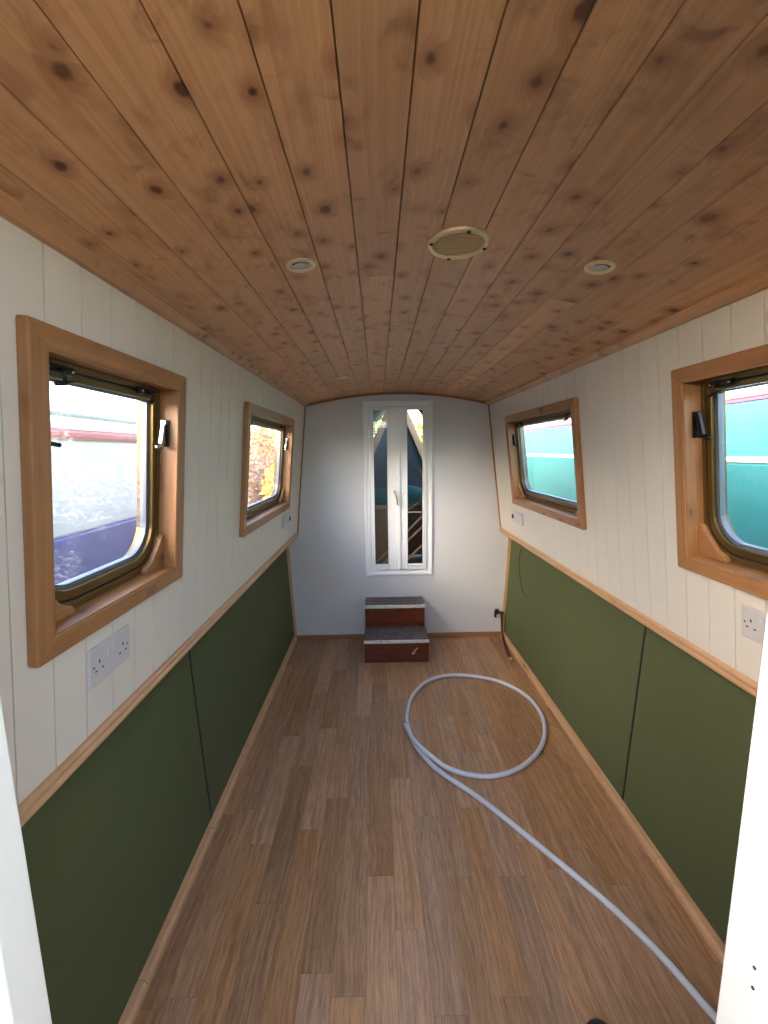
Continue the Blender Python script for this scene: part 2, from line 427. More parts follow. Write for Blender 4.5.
# small cornice strips where ceiling meets the walls
for side, nm in ((-1, '3'), (1, '4')):
    E_, H_ = (EL, HL) if side < 0 else (ER, HR)
    mb = MB(); x = side*E_
    mb.prism([(x+side*.01, H_-.014), (x-side*.012, H_-.012), (x-side*.030, H_+.004), (x-side*.030, H_+.012), (x+side*.01, H_+.012)], 1, Y0, D, grain=1)
    struct(mb.build('trim_'+nm, m_ceil))

# ---- far wall with its opening
WX0, WX1, WZ0, WZ1 = -.258, .258, .537, 1.886
def band(xa, xb, za, zb, y0, y1, m): m.box(xa, xb, y0, y1, za, zb, grain=2)
mb = MB()
for s_, B_, E_, wx in ((-1, BL, EL, WX0), (1, BR, ER, WX1)):
    mb.prism([(wx, -.02), (s_*.98, -.02), (s_*.98, .87), (s_*(B_+.04), .90), (s_*(E_+.045), 1.90), (wx, 1.985)], 1, D, D+.05, grain=2)
band(WX0, WX1, -.02, WZ0, D, D+.05, mb); band(WX0, WX1, WZ1, 1.99, D, D+.05, mb)
mb.box(-.80, -.40, D-.0012, D, .205, .2085)            # sheet joint
struct(mb.build('wall_far', m_endw))
mb = MB(); mb.box(-AL, AR, D-.014, D, 0, .030, grain=0); struct(mb.build('baseboard_far', m_dtrim, bevel=.003))
# arched strip under the ceiling on the far wall
xs = [-EL+.01+(EL+ER-.02)*i/24 for i in range(25)]
pr = [(x_, zc(x_)-.016) for x_ in xs] + [(x_, zc(x_)+.004) for x_ in xs[::-1]]
mb = MB()
n2 = len(xs)
vs = [(x_, D-.014, zc(x_)-.016) for x_ in xs]+[(x_, D-.014, zc(x_)+.004) for x_ in xs]+[(x_, D, zc(x_)-.016) for x_ in xs]+[(x_, D, zc(x_)+.004) for x_ in xs]
fs = []
for i in range(n2-1):
    fs += [(i, i+1, n2+i+1, n2+i), (2*n2+i, 3*n2+i, 3*n2+i+1, 2*n2+i+1), (i, 2*n2+i, 2*n2+i+1, i+1), (n2+i, n2+i+1, 3*n2+i+1, 3*n2+i)]
fs += [(0, n2, 3*n2, 2*n2), (n2-1, 3*n2-1, 4*n2-1, 2*n2-1)]
mb.add(vs, fs, grain=0); struct(mb.build('trim_5', m_dtrim))
# corner strips on the far wall
k = 6
for side, B, G, E_, H_, A in ((-1, BL, GL, EL, HL, AL), (1, BR, GR, ER, HR, AR)):
    mb = MB(); s_ = side
    vs = []
    for yy in (D-.008, D):
        vs += [(s_*(B+.002), yy, G), (s_*(B-.010), yy, G), (s_*(E_-.010), yy, H_), (s_*(E_+.002), yy, H_)]
    mb.add(vs, [(0,1,2,3),(4,7,6,5),(0,4,5,1),(1,5,6,2),(2,6,7,3),(3,7,4,0)], grain=2)
    struct(mb.build('trim_%d' % k, m_dtrim)); k += 1
    mb = MB(); vs = []
    for yy in (D-.016, D):
        vs += [(s_*(A+.01), yy, .03), (s_*(A-.020), yy, .03), (s_*(.9-.020), yy, G-.03), (s_*(.9+.01), yy, G-.03)]
    mb.add(vs, [(0,1,2,3),(4,7,6,5),(0,4,5,1),(1,5,6,2),(2,6,7,3),(3,7,4,0)], grain=2)
    struct(mb.build('trim_%d' % k, m_trim)); k += 1

# ---- near doorway the camera looks through
door = struct(empty('door_1', (0, 0, 0)))
JL, JR = -.510, .199
for x0, x1 in ((JL-.5, JL), (JR, JR+.8)):
    mb = MB()
    mb.box(x0, x1, .321, Y0, 0, 1.93); mb.build('jamb', m_jamb, door, bevel=.002)
mb = MB()
sx = MB()
for z_, y_ in ((1.012, .327), (.990, .326)):
    sx.tube([(JR-.0012, y_, z_), (JR+.002, y_, z_)], .0016, 8)
sx.build('screw', m_dmetal, door)

# ---- unseen walls added behind the camera to block low sky light, open above
m_baffle = plain('baffle_board', '#c2bfb4', .6, 0, 4, .1)
mb = MB(); mb.box(-1.04, 1.04, -1.24, -1.2, -.06, 1.95); struct(mb.build('wall_baffle_near', m_baffle))
for s_, nm in ((-1, 'left'), (1, 'right')):
    mb = MB(); mb.box(*sorted((s_*1.0, s_*1.04)), -1.2, .055, -.06, 1.90); struct(mb.build('wall_baffle_'+nm, m_baffle))

# ------------------------------------------------------------------ side windows
def outline(hw0, hw1, h0, h1, rb, rt=.004, n=9):
    """rounded rectangle, same point count whatever the radii; rb bottom corners, rt top corners"""
    P = []
    for cx_, cy_, r, a0 in ((hw1-rb, h0+rb, rb, -90), (hw1-rt, h1-rt, rt, 0), (hw0+rt, h1-rt, rt, 90), (hw0+rb, h0+rb, rb, 180)):
        for i in range(n+1):
            a = math.radians(a0+90*i/n); P.append((cx_+r*math.cos(a), cy_+r*math.sin(a)))
    return P

def window(idx, side, y0, y1, gmat):
    yc, scn = (y0+y1)/2, (S0+S1)/2; hw = (y1-y0)/2; hh = (S1-S0)/2
    o = struct(empty('window_%d' % idx)); m = wall_frame(side).copy(); m.translation = wpt(side, yc, scn, 0); o.matrix_world = m
    cw, th = .041, .021
    # mitred casing
    oo = [(-hw-cw, -hh-cw), (hw+cw, -hh-cw), (hw+cw, hh+cw), (-hw-cw, hh+cw)]; ii = [(-hw, -hh), (hw, -hh), (hw, hh), (-hw, hh)]
    for i in range(4):
        j = (i+1) % 4; q = [oo[i], oo[j], ii[j], ii[i]]
        c = MB(); c.prism(q, 2, .0005, th, grain=0 if i % 2 == 0 else 1); c.build('casing_board', m_pine, o, bevel=.003)
    # lining of the reveal
    e = .003; d = .014
    for x0_, x1_, a0_, a1_ in ((-hw+e-d, -hw+e, -hh, hh), (hw-e, hw-e+d, -hh, hh)):
        MB().box(x0_+(.001 if x0_ < 0 else 0), x1_, a0_, a1_, -.036, th-.003, grain=1).build('lining', m_pine, o)
    for a0_, a1_ in ((-hh+e-d, -hh+e), (hh-e, hh-e+d)):
        MB().box(-hw, hw, a0_, a1_, -.036, th-.003, grain=0).build('lining', m_pine, o)
    iw, ih = hw-e, hh-e
    # bronze aluminium frame: square flange behind, rounded bead in front
    sq = outline(-iw, iw, -ih, ih, .002); 
    r_in = outline(-iw+.026, iw-.026, -ih+.040, ih-.030, .090)
    f = MB(); f.ring(sq, r_in, -.080, -.044, grain=0)
    f.ring(outline(-iw, iw, -ih+.001, ih, .116), outline(-iw+.012, iw-.012, -ih+.018, ih-.014, .106), -.044, -.030, grain=0)
    f.build('metal_frame', m_bronze, o, bevel=.0015)
    g = MB(); g.ring(outline(-iw+.012, iw-.012, -ih+.018, ih-.014, .106), outline(-iw+.0155, iw-.0155, -ih+.0225, ih-.018, .103), -.044, -.036, grain=0)
    g.build('rubber_seal', m_rubber, o)
    s_ = MB(); s_.ring(outline(-iw+.0158, iw-.0158, -ih+.0228, ih-.0185, .103), outline(-iw+.031, iw-.031, -ih+.043, ih-.034, .088), -.0438, -.033, grain=0)
    sash = s_.build('opening_sash', m_bronze, o, bevel=.0015)
    q = MB(); q.ring(outline(-iw+.031, iw-.031, -ih+.043, ih-.034, .088), outline(-iw+.042, iw-.042, -ih+.053, ih-.040, .078), -.060, -.045, grain=0)
    q.build('glazing_spacer', m_silver, sash)
    p = MB(); pl = outline(-iw+.034, iw-.034, -ih+.046, ih-.036, .086); p.prism(pl, 2, -.056, -.052)
    p.build('pane', gmat, sash)
    # wooden corner brackets
    for sx_ in (-1, 1):
        pts = [(0, 0)]
        L = .094
        cv = [(L, 0), (L, .010), (.086, .019), (.070, .024), (.056, .035), (.040, .054), (.026, .070), (.019, .084), (.010, L), (0, L)]
        pts = [(sx_*(iw-u), -ih+v) for u, v in [(0, 0)]+cv]
        b = MB(); b.prism(pts, 2, -.0295, -.014, grain=0); b.build('corner_bracket', m_pine, o, bevel=.002)
    # catches along the top
    xs_ = (-.15, .15) if hw < .3 else (-hw+.10, hw-.10)
    for xc in xs_:
        c = MB(); c.box(xc-.038, xc+.038, ih-.026, ih-.010, -.032, -.020); ct = c.build('catch', m_dmetal, o, bevel=.003)
        c = MB(); c.tube([(xc-.006, ih-.018, -.020), (xc-.006, ih-.022, -.010), (xc-.006, ih-.042, -.008)], .004, 8)
        c.tube([(xc-.030, ih-.047, -.007), (xc-.008, ih-.044, -.007), (xc+.016, ih-.038, -.010)], [.0045, .004, .003], 8); c.build('lever', m_dmetal, ct)
        c = MB()
        for dx in (-.03, .03): c.lathe([(0, 0), (.004, 0), (.003, .002), (0, .0025)], 10, (xc+dx, ih-.018, -.0198))
        c.build('screw', m_chrome, ct)
    # stay latches on both jambs
    for sx_ in (-1, 1):
        X = sx_*iw; yb = ih-.085
        c = MB(); c.box(*sorted((X, X-sx_*.004)), yb-.070, yb+.004, -.026, -.004); l = c.build('stay_latch', m_dmetal, o, bevel=.001)
        c = MB(); c.box(*sorted((X-sx_*.004, X-sx_*.016)), yb-.012, yb+.002, -.022, -.008)
        c.add([(X-sx_*a_, yb+b_, z_) for z_ in (-.020, -.010) for a_, b_ in ((.006, -.004), (.016, -.002), (.030, -.062), (.016, -.066))],
              [(0,1,2,3),(4,7,6,5),(0,4,5,1),(1,5,6,2),(2,6,7,3),(3,7,4,0)]); c.build('arm', m_chrome if side < 0 and sx_ > 0 else m_dmetal, l, bevel=.001)
        c = MB(); c.tube([(X-sx_*.008, yb-.066, -.015), (X-sx_*.056, yb-.072, -.010)], [.004, .005], 8); c.build('knob', m_chrome if sx_ > 0 else m_dmetal, l)
    return o
wi = 1
for side in (-1, 1):
    for (a, b) in WIN[side]:
        window(wi, side, a, b, m_glass); wi += 1

# ------------------------------------------------------------------ bow doors (tall white pair) in the far wall
bd = struct(empty('door_2', (0, D, 0)))
def xz_ring(m, x0, x1, z0, z1, t, ya, yb, tb=None):
    """four-sided picture frame in the XZ plane"""
    tb = tb or t
    m.box(x0, x0+t, ya, yb, z0, z1, grain=2); m.box(x1-t, x1, ya, yb, z0, z1, grain=2)
    m.box(x0+t, x1-t, ya, yb, z0, z0+tb, grain=0); m.box(x0+t, x1-t, ya, yb, z1-t, z1, grain=0)
mb = MB(); xz_ring(mb, WX0-.008, WX1+.008, WZ0-.008, WZ1+.006, .020, -.016, 0); mb.build('architrave', m_upvc, bd, bevel=.003)
mb = MB(); xz_ring(mb, WX0+.001, WX1-.001, WZ0+.001, WZ1-.001, .036, -.006, .05); mb.build('door_frame', m_upvc, bd, bevel=.003)
for x0, x1 in ((-.2205, -.022), (.031, .2205)):
    pass
for nm, x0, x1, gx0, gx1 in (('l', -.219, -.002, -.192, -.081), ('r', .002, .219, .066, .192)):
    z0, z1 = WZ0+.040, WZ1-.040; gz0, gz1 = .612, 1.826
    lf = MB()
    lf.box(x0, gx0, -.018, .035, z0, z1, grain=2); lf.box(gx1, x1, -.018, .035, z0, z1, grain=2)
    lf.box(gx0, gx1, -.018, .035, z0, gz0, grain=0); lf.box(gx0, gx1, -.018, .035, gz1, z1, grain=0)
    leaf = lf.build('door_leaf', m_upvc, bd, bevel=.003)
    b = MB(); xz_ring(b, gx0-.006, gx1+.006, gz0-.006, gz1+.006, .010, -.023, -.018); b.build('glazing_bead', m_upvc, leaf, bevel=.002)
    MB().box(gx0-.002, gx1+.002, .006, .010, gz0-.002, gz1+.002).build('pane', m_clear, leaf)
    if nm == 'l':
        MB().box(-.046, -.012, -.022, -.018, 1.165, 1.225).build('handle_plate', m_upvc, leaf, bevel=.002)
        h = MB(); h.tube([(-.034, -.018, 1.205), (-.034, -.046, 1.207), (-.026, -.052, 1.190), (-.014, -.052, 1.15), (-.010, -.050, 1.10)], [.008, .008, .0075, .007, .006], 10)
        h.build('handle', m_chrome, leaf)
        MB().box(-.006, .016, -.028, -.018, z0, z1, grain=2).build('meeting_strip', m_upvc, leaf, bevel=.003)
    else:
        h = MB(); h.tube([(.044, -.018, 1.19), (.044, -.034, 1.19), (.060, -.036, 1.20)], .006, 8); h.build('handle', m_upvc, leaf)

# ------------------------------------------------------------------ steps
st = tag(empty('step_box', (-.043, 2.80, 0)), 'small two-tread wooden step box with worn white edges below the end doors', 'steps')
def sb(nm, m, x0, x1, y0, y1, z0, z1, bev=.003, parent=st, **k): return MB().box(x0, x1, y0, y1, z0, z1, **k).build(nm, m, parent, bevel=bev)
W2 = .231
sb('riser', m_mahog, -W2, W2, .006, .024, 0, .153, grain=0)
sb('tread', m_tread, -W2-.002, W2+.002, .004, .240, .154, .172, grain=0)
sb('nosing', m_nose, -W2-.004, W2+.004, -.003, .0055, .150, .1735, .002)
sb('riser', m_mahog, -W2+.004, W2-.004, .240, .258, .172, .326, grain=0)
sb('tread', m_tread, -W2+.002, W2-.002, .236, .422, .327, .346, grain=0)
sb('nosing', m_nose, -W2, W2, .228, .2365, .323, .3475, .002)
for s_ in (-1, 1):
    p = MB(); x0, x1 = sorted((s_*(W2-.018), s_*W2))
    p.prism([(.024, 0), (.42, 0), (.42, .326), (.259, .326), (.259, .153), (.024, .153)], 0, x0+.0005, x1-.0005, grain=1); p.build('side_panel', m_mahog, st)
# chipped paint marks on the lower riser
p = MB()
for a, b, r in ((.132, .088, .008), (.142, .100, .006), (.122, .070, .010), (.117, .066, .007), (.148, .106, .005)):
    p.prism([(a+r*math.cos(t)*(1+.3*math.sin(3*t)), b+r*.8*math.sin(t)) for t in [2*PI*i/10 for i in range(10)]], 1, .0052, .0062)
o = p.build('paint_chips', plain('chip_cream', '#d8c4ae', .6), st); o['label'] = 'chipped cream patches on the lower riser'
p = MB().box(.175, .212, .2385, .2402, .178, .200); p.build('dark_patch', m_hole, st)

# ------------------------------------------------------------------ hose
def spline(P, n=8, closed=False):
    out = []
    P = [Vector(p) for p in P]
    for i in range(len(P)-1):
        p0 = P[max(i-1, 0)]; p1 = P[i]; p2 = P[i+1]; p3 = P[min(i+2, len(P)-1)]
        for j in range(n):
            t = j/n; out.append(.5*((2*p1)+(-p0+p2)*t+(2*p0-5*p1+4*p2-p3)*t*t+(-p0+3*p1-3*p2+p3)*t**3))
    out.append(P[-1]); return out
R_ = .0112
hp = [(.905,.50,R_),(.80,.70,R_),(.717,.881,R_),(.695,.944,R_),(.651,1.05,R_),(.571,1.187,R_),(.438,1.37,R_),(.264,1.595,R_),(.113,1.754,R_),(.048,1.86,R_),(.008,1.96,R_),(-.012,2.073,R_),(-.013,2.186,R_),(.031,2.361,R_),(.129,2.514,R_),(.273,2.594,R_),(.44,2.587,R_),(.619,2.507,R_),(.73,2.357,R_),(.757,2.187,R_),(.717,2.015,R_),(.623,1.869,R_),(.497,1.767,R_),(.365,1.721,R_),(.25,1.731,R_),(.15,1.768,.020),(.085,1.825,.034),(.035,1.895,.0345),(-.005,1.98,.031),(-.031,2.09,.018)]
hp = hp[1:]
hose = empty('hose', (.4, 1.4, 0)); tag(hose, 'pale grey flexible hose looped in a ring and trailing across the floor', 'hose')
pts = spline([(x_-.4, y_-1.4, z_) for x_, y_, z_ in hp], 8)
MB().tube(pts, R_, 12).build('pipe', m_hose, hose)
e0 = pts[-1]; e1 = pts[-3]; dv = (e0-e1).normalized()
MB().tube([e0+dv*.0005, e0+dv*.0015], .0075, 12).build('bore', m_hole, hose)

# ------------------------------------------------------------------ sockets
def socket(side, yc, sc_, label, double=True):
    o = empty('power_socket'); m = wall_frame(side).copy(); m.translation = wpt(side, yc, sc_, 0); o.matrix_world = m
    tag(o, label, 'socket')
    MB().box(-.073, .073, -.043, .043, 0, .010).build('plate', m_plas, o, bevel=.003)
    for sx_ in (-1, 1):
        cx_ = sx_*.042
        h = MB(); h.box(cx_-.002, cx_+.002, .004, .012, .0098, .0104); 
        for dx in (-.011, .011): h.box(cx_+dx-.0034, cx_+dx+.0034, -.0128, -.0095, .0098, .0104)
        h.build('pin_holes', m_hole, o)
        MB().box(sx_*.0115-.0055, sx_*.0115+.0055, .010, .030, .010, .0135).build('rocker_switch', m_sw, o, bevel=.001)
    for sx_ in (-1, 1): MB().lathe([(0, 0), (.0032, 0), (.003, .0008), (0, .0012)], 10, (sx_*.060, 0, .010)).build('screw_cap', m_silver, o)
    return o
socket(-1, .905, .161, 'white double power socket on the left wall below the near window')
socket(1, .945, .164, 'white double power socket on the right wall below the near window')
def smallsock(side, yc, sc_, label):
    o = empty('outlet_plate'); m = wall_frame(side).copy(); m.translation = wpt(side, yc, sc_, 0); o.matrix_world = m; tag(o, label, 'outlet')
    MB().box(-.105, .105, -.040, .040, 0, .010).build('plate', m_plas, o, bevel=.003)
    d = -.078 if side > 0 else .078
    h = MB(); h.lathe([(0, .010), (.017, .010), (.016, .014), (.010, .015), (.010, .012), (0, .012)], 20, (d, 0, 0)); j = h.build('jack', m_dmetal, o); j['label'] = 'round dark jack'
    return o
smallsock(-1, 2.775, .165, 'small white outlet plate with round dark jack on the left wall, far corner')
smallsock(1, 2.785, .150, 'small white outlet plate with round dark jack on the right wall, far corner')

# ------------------------------------------------------------------ ceiling fittings
def tilt(o, x_): # lie flat on the arch
    o.rotation_euler = (0, math.atan(2*.086*(x_+.003)/.49), 0)
def downlight(x_, y_, label, rs=1):
    o = empty('downlight', (x_, y_, zc(x_))); tilt(o, x_); tag(o, label, 'ceiling light', 'recessed brass ceiling lights')
    MB().lathe([(.023, .004), (.023, -.003), (.025, -.0045), (.031, -.0042), (.0345, -.002), (.035, .001), (.023, .004)], 36).build('bezel', m_brass, o)
    MB().lathe([(.0225, .003), (.0225, -.0005), (0, -.0015)], 28).build('lens', m_lens, o)
    MB().prism([(.0225*math.cos(a), .0225*math.sin(a)) for a in [PI*1.18+PI*.64*i/10 for i in range(11)]]+[(.0185*math.cos(a), .0185*math.sin(a)) for a in [PI*1.82-PI*.64*i/10 for i in range(11)]], 2, -.0035, -.0015).build('lens_clip', m_dmetal, o)
    s_ = MB(); s_.lathe([(0, -.0065), (.0035, -.006), (.004, -.0035)], 10, (-.028, -.003, 0)); s_.build('switch_stud', m_brass, o)
    return o
downlight(-.327, 1.023, 'round brass downlight in the ceiling, left of the round vent')
downlight(.369, 1.032, 'round brass downlight in the ceiling, right of the round vent')
downlight(-.349, 2.455, 'small-looking brass downlight far along the ceiling, left of the end doors')
downlight(.390, 2.452, 'small-looking brass downlight far along the ceiling, right of the end doors')
v = empty('ceiling_vent', (.023, .965, zc(.023))); tag(v, 'round brass ceiling vent with gauze centre and screwed rim', 'vent')
MB().lathe([(.054, .004), (.054, -.003), (.056, -.0075), (.061, -.008), (.066, -.005), (.068, .002), (.054, .004)], 48).build('rim', m_brass, v)
MB().lathe([(.0535, .003), (.0535, .001), (0, .001)], 32).build('dark_backing', m_hole, v)
g = MB()
for i in range(-7, 8):
    t = i*.0070
    L = math.sqrt(max((.0533)**2-t*t, 0))
    if L > .004:
        g.box(t-.0008, t+.0008, -L, L, -.0035, -.0018); g.box(-L, L, t-.0008, t+.0008, -.0045, -.0030)
g.build('gauze', m_mesh, v)
for a in (10, 100, 190, 280):
    a = math.radians(a)
    MB().lathe([(0, -.0105), (.0035, -.010), (.0042, -.0075)], 10, (.0605*math.cos(a), .0605*math.sin(a), 0)).build('screw', m_dmetal, v)

# ------------------------------------------------------------------ copper pipe and wire in the right corner
cp = empty('copper_pipe', (.83, 3.2, 0)); tag(cp, 'short bent copper pipe with a black elbow in the right far corner', 'pipe')
MB().tube(spline([(p[0]-.83, p[1]-3.2, p[2]) for p in ((.800, 3.190, .215), (.822, 3.188, .205), (.828, 3.180, .17), (.826, 3.16, .09), (.822, 3.12, .035), (.808, 3.02, .014), (.788, 2.88, .012), (.786, 2.81, .012))], 6), .0095, 10).build('tube', m_copper, cp)
MB().tube([(.786-.83, 2.812-3.2, .012), (.786-.83, 2.785-3.2, .012)], .012, 10).build('end_olive', m_brass, cp)
MB().tube([(.842-.83, 3.188-3.2, .204), (.818-.83, 3.188-3.2, .206)], .0125, 10).build('collar', m_copper, cp)
e = MB(); e.box(-.052, -.026, -.024, .004, .198, .236); e.box(-.060, -.044, -.02, .0, .168, .228); e.build('elbow_fitting', m_rubber, cp, bevel=.004)
e = MB(); e.box(-.036, -.024, .0, .0275, .206, .226); e.build('wall_stub', m_rubber, cp)

wr = []
for y_, z_ in ((2.93, .858), (2.945, .823), (2.985, .76), (2.992, .69), (2.96, .597), (2.885, .506), (2.80, .477), (2.775, .495)):
    tt = (z_-.034)/.838; wr.append((AR+(.9-AR)*tt-.0032, y_, z_))
c = MB(); c.tube(spline(wr, 6), .0024, 6); tag(c.build('loose_wire', m_rubber), 'thin black loose wire hanging down the far right green panel', 'wire')
c = MB(); c.lathe([(.038, 0), (.040, .010), (.036, .020), (.026, .027), (.010, .030), (0, .031)], 28, (.394, .846, 0))
tag(c.build('rubber_cap', m_stop), 'dark rounded cap on the floor, just showing at the bottom edge', 'cap')
# ------------------------------------------------------------------ bow well behind the end doors
mb = MB(); mb.box(-.95, .95, D+.06, 5.2, .30, .36); struct(mb.build('floor_bow_well', m_well))
for s_, nm in ((-1, 'left'), (1, 'right')):
    mb = MB(); mb.box(*sorted((s_*.93, s_*.98)), D+.06, 5.2, .2, .95); struct(mb.build('wall_bow_'+nm, m_well))
# cratch: triangular timber frame with canvas over
cr = tag(empty('cratch_frame', (.05, 4.45, .36)), 'triangular timber frame with dark canvas cover over the bow, seen through the end doors', 'frame')
def beam(nm, a, b, wd, dp, m, parent):
    a, b = Vector(a), Vector(b); t = (b-a).normalized(); n = Vector((0,1,0)); u = t.cross(n).normalized()
    vs = [p+u*i*wd/2+n*j*dp/2 for p in (a, b) for i in (-1, 1) for j in (-1, 1)]
    q = MB(); q.add(vs, [(0,1,3,2),(4,6,7,5),(0,4,5,1),(2,3,7,6),(0,2,6,4),(1,5,7,3)], grain=t); return q.build(nm, m, parent, bevel=.003)
beam('rafter', (-.56, 0, .50), (-.01, 0, 1.74), .065, .04, m_trim, cr)
beam('rafter', (.56, 0, .46), (.01, 0, 1.74), .065, .04, m_trim, cr)
ip = MB(); ip.prism([(-.54, .50), (.54, .50), (.015, 1.70), (-.015, 1.70)], 1, .022, .030); o = ip.build('infill_board', plain('slate_board', '#3d4850', .6, 0, 5, .2), cr); o['label'] = 'dark slate-grey triangular infill'
beam('sill_beam', (-.78, 0, .46), (.86, 0, .46), .07, .04, m_mahog, cr)
beam('post', (.0, 0.03, .0), (.0, 0.03, .44), .06, .04, m_mahog, cr)
beam('lower_board', (-.85, .02, .22), (.85, .02, .22), .40, .02, m_mahog, cr)
cv = MB()
for s_ in (-1, 1):
    a = Vector((.05+s_*.03, 0, 2.08)); b = Vector((s_*.96, 0, 1.12 if s_ > 0 else .99)); th = Vector((0, 0, -.012))
    vs = [Vector((p.x, y_, p.z))+q for q in (Vector(), th) for p in (a, b) for y_ in (D+.07, 4.05 if s_ > 0 else 5.1)]
    cv.add(vs, [(0,1,3,2),(4,6,7,5),(0,4,5,1),(2,3,7,6),(0,2,6,4),(1,5,7,3)])
cv.box(-.0, .10, D+.07, 4.4, 2.06, 2.09)
o = cv.build('canvas_cover', m_dark, cr); o.location = -Vector((.05, 4.45, .36))
# stuff kept in the bow
o = MB().box(-.25, .11, 3.86, 4.14, .36, .98).build('cardboard_box', m_card, bevel=.006); tag(o, 'brown cardboard box behind the left glass of the end doors', 'box')
tp = MB(); n_ = 16
vs = []; fs = []
for i in range(n_+1):
    for j in range(n_+1):
        u, vv = i/n_*2-1, j/n_*2-1; rr_ = max(0, 1-u*u)**.5*max(0, 1-vv*vv)**.5
        vs.append((.06+u*.50, 4.32+vv*.10, .985+.16*rr_+.03*math.sin(9*u+4*vv)*rr_))
for i in range(n_):
    for j in range(n_): a_ = i*(n_+1)+j; fs.append((a_, a_+1, a_+n_+2, a_+n_+1))
b0 = len(vs); vs += [(x_, y_, .975) for x_, y_, z_ in vs[:]]
fs += [tuple(b0+q for q in f_[::-1]) for f_ in fs[:n_*n_]]
for i in range(n_):
    for a_, b_ in ((i, i+1), (n_*(n_+1)+i, n_*(n_+1)+i+1), (i*(n_+1), (i+1)*(n_+1)), (i*(n_+1)+n_, (i+1)*(n_+1)+n_)): fs.append((a_, b_, b_+b0, a_+b0))
tp.add(vs, fs, smooth=True)
tag(tp.build('tarpaulin', m_teal), 'bunched teal tarpaulin on a shelf behind the glass of the end doors', 'tarpaulin')
tag(MB().box(-.55, .62, 4.18, 4.40, .935, .972, grain=0).build('shelf_board', m_mahog), 'dark shelf board carrying the teal tarpaulin in the bow', 'shelf')
def stick(a, b, label):
    tag(MB().tube([a, b], .011, 8).build('wooden_pole', m_trim), label, 'pole', 'wooden poles leaning in the bow')
stick((-.34, 3.62, .37), (.52, 3.78, 1.19), 'pale wooden pole leaning low behind the end doors, upper of three')
stick((-.28, 3.60, .372), (.56, 3.74, 1.12), 'pale wooden pole leaning low behind the end doors, middle of three')
stick((-.10, 3.58, .372), (.60, 3.70, 1.01), 'pale wooden pole leaning low behind the end doors, lowest of three')
hp2 = [(.02+.22*math.cos(t), 3.55, 1.22+.22*math.sin(t)) for t in [PI*(-.6)+PI*.95*i/22 for i in range(23)]] + [(-.13, 3.55, 1.75), (-.06, 3.55, 2.0)][:0]
tag(MB().tube(hp2, .010, 8).build('rope_loop', plain('old_rope', '#8d6a4a', .8)), 'curved brown rope hanging behind the right glass of the end doors', 'rope')

# ------------------------------------------------------------------ outdoors: water, bank, boats, bushes
struct(MB().box(-12, 14, -14, 9, -.75, -.70).build('floor_water', plain('canal_water', '#3b4740', .12, 0, 1.5, .1, .4, bscale=3.)))
struct(MB().box(-30, 30, 9, 50, -.8, .1).build('floor_bank', plain('bank_grass', '#5d6b36', .9, 0, 2, .4)))
# left boat
lb = tag(empty('canal_boat', (-2.4, 1.0, -.7)), 'white canal boat with red roof line and blue lower side, outside the left windows', 'boat')
def bslab(nm, m, x0, x1, y0, y1, z0, z1, parent, bev=.01): return MB().box(x0, x1, y0, y1, z0, z1).build(nm, m, parent, bevel=bev)
m_bw = plain('boat_white', '#e8e2da', .4, 0, 1.5, .05); m_bb = plain('boat_blue', '#1f3a96', .4, 0, 5, .12); m_red = plain('boat_red', '#b8100f', .4)
m_hullb = plain('hull_black', '#16181b', .5)
bslab('hull', m_hullb, -1.0, 1.02, -5.5, 3.9, 0, 1.30, lb, .03)
bslab('lower_side', m_bb, -.93, .895, -5.3, 2.6, 1.30, 1.865, lb)
bslab('cabin', m_bw, -.92, .885, -5.3, 2.6, 1.866, 2.285, lb)
bslab('roof_line', m_red, -.95, .91, -5.35, 2.65, 2.286, 2.322, lb)
bslab('roof', m_bw, -.92, .88, -5.3, 2.6, 2.323, 2.375, lb, .02)
h = MB(); h.tube([(.80, -5, 2.40), (.80, 2.3, 2.40)], .012, 8)
for i in range(6): h.tube([(.80, -4.6+1.35*i, 2.372), (.80, -4.6+1.35*i, 2.40)], .009, 6)
h.build('handrail', plain('dark_green_rail', '#1f4a3a', .4), lb)
c = MB(); c.prism([(-.9, 1.31), (.9, 1.31), (.55, 1.75), (-.55, 1.75)], 1, 2.62, 3.8); o = c.build('deck_cover', plain('blue_grey_tarp', '#7486a8', .6, 0, 6, .2), lb); o['label'] = 'blue-grey tarpaulin over the end deck'
# right boat
rb = tag(empty('canal_boat', (2.5, 2.5, -.7)), 'turquoise canal boat with cream stripe, outside the right windows', 'boat')
m_tq = plain('boat_turquoise', '#4fb0b2', .4, 0, 1.2, .06); m_tq2 = plain('boat_teal', '#2f8780', .4, 0, 1.5, .08); m_cr = plain('boat_cream', '#ead9b4', .4); m_pk = plain('boat_pink_line', '#c8587a', .4)
bslab('hull', m_hullb, -1.02, 1.0, -7, 6.5, 0, 1.30, rb, .03)
bslab('lower_side', m_tq2, -.905, .9, -6.8, 6.3, 1.30, 2.135, rb)
bslab('stripe', m_cr, -.908, .9, -6.8, 6.3, 2.136, 2.165, rb, .002)
bslab('upper_side', m_tq, -.90, .9, -6.8, 6.3, 2.166, 2.425, rb)
bslab('pink_line', m_pk, -.905, .9, -6.8, 6.3, 2.426, 2.440, rb, .002)
bslab('roof', m_cr, -.915, .9, -6.85, 6.35, 2.441, 2.50, rb, .02)
h = MB(); h.tube([(-.80, -6, 2.55), (-.80, 5.8, 2.55)], .012, 8)
for i in range(8): h.tube([(-.80, -5.6+1.6*i, 2.497), (-.80, -5.6+1.6*i, 2.55)], .009, 6)
h.build('handrail', m_cr, rb)

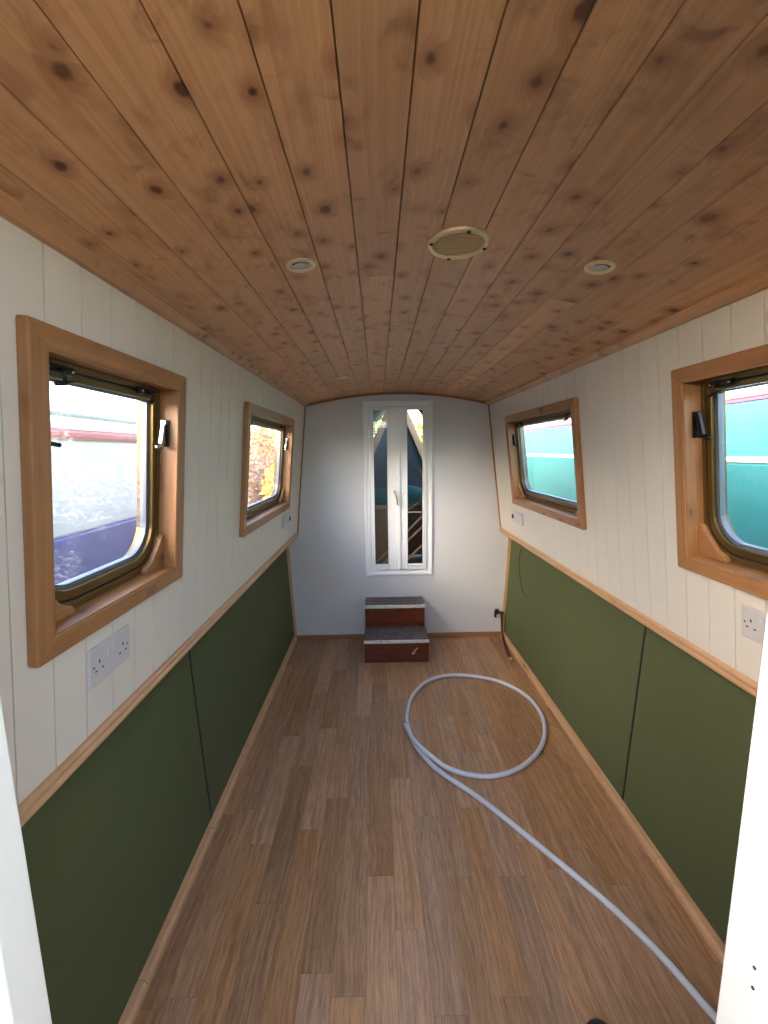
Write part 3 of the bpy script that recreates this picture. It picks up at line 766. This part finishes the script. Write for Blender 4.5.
# bushes with real leaves
def leafmat(name, a, b, c_):
    N = NT(name); t = N.attr('tone').outputs['Fac']
    col = N.mix(N.ss(t, 0, .5), lin(a), lin(b)); col = N.mix(N.ss(t, .5, 1), col, lin(c_)); return N.fin(col, .7, 0, .2)
m_aut = leafmat('autumn_leaves', '#a8742c', '#e0b534', '#e8cf5a'); m_org = leafmat('orange_leaves', '#8a5a30', '#cf8e4a', '#e8b878'); m_grn = leafmat('green_leaves', '#3b4a20', '#6d7a34', '#a3a045')
m_bark = plain('bark', '#3a2c22', .9, 0, 12, .3)
def bush(name, loc, rx, ry, rz_, n, mat, label, cat, lsz=.07, trunk=.8, lift=0):
    o = empty(name, loc); tag(o, label, cat, 'bushes and trees on the bank')
    lv = MB(); R0 = random.Random(hash(label) % 1000 if False else len(label))
    for i in range(n):
        while True:
            p = Vector((R0.uniform(-1, 1), R0.uniform(-1, 1), R0.uniform(-1, 1)))
            if .35 < p.length < 1: break
        c0 = Vector((p.x*rx, p.y*ry, p.z*rz_+rz_+lift)); a = Vector((R0.uniform(-1,1), R0.uniform(-1,1), R0.uniform(-1,1))).normalized()
        b = a.orthogonal().normalized(); s_ = lsz*R0.uniform(.6, 1.3)
        lv.add([c0-a*s_, c0+b*s_*.5, c0+a*s_, c0-b*s_*.5], [(0,1,2,3)], tone=R0.random(), grain=0, off=(0,0,0))
    lv.build('foliage', mat, o, recalc=False)
    tk = MB()
    for i in range(7):
        a = 2*PI*i/7; tk.tube([(0, 0, -.1), (rx*.25*math.cos(a), ry*.25*math.sin(a), rz_*.7+lift*.8), (rx*.7*math.cos(a), ry*.7*math.sin(a), rz_*1.5+lift)], [.05, .03, .008], 6)
    tk.build('stems', m_bark, o)
bush('hedge_bush', (-3.9, 9.9, 0), .8, .7, .9, 4000, m_org, 'orange-brown autumn bush seen in the left part of the far left window', 'bush')
bush('hedge_bush', (-3.35, 11.7, 0), .92, .9, 1.12, 5200, m_org, 'pale orange bush behind the yellow one, outside the far left window', 'bush')
bush('hedge_bush', (-2.0, 9.6, 0), .85, .55, .72, 4000, m_aut, 'bright yellow autumn bush outside the far left window', 'bush')
bush('hedge_bush', (-5.9, 9.8, 0), 1.0, .8, .8, 3000, m_aut, 'yellow leafy bush farther left along the bank', 'bush')
bush('bank_tree', (-3.0, 15, 0), 1.5, 1.2, 1.5, 3200, m_grn, 'dark leafy tree standing above the bushes outside the far left window', 'tree', .10, lift=2.2)
bush('bank_bush', (1.35, 9.9, 0), 1.25, .8, 1.3, 5200, m_aut, 'sunlit pale bush beyond the bow, seen top right through the end doors', 'bush', .06)
bush('bank_bush', (-.75, 12.2, 0), 1.3, .9, 1.75, 6500, m_grn, 'dark green bush beyond the bow, seen top left through the end doors', 'bush', .07)
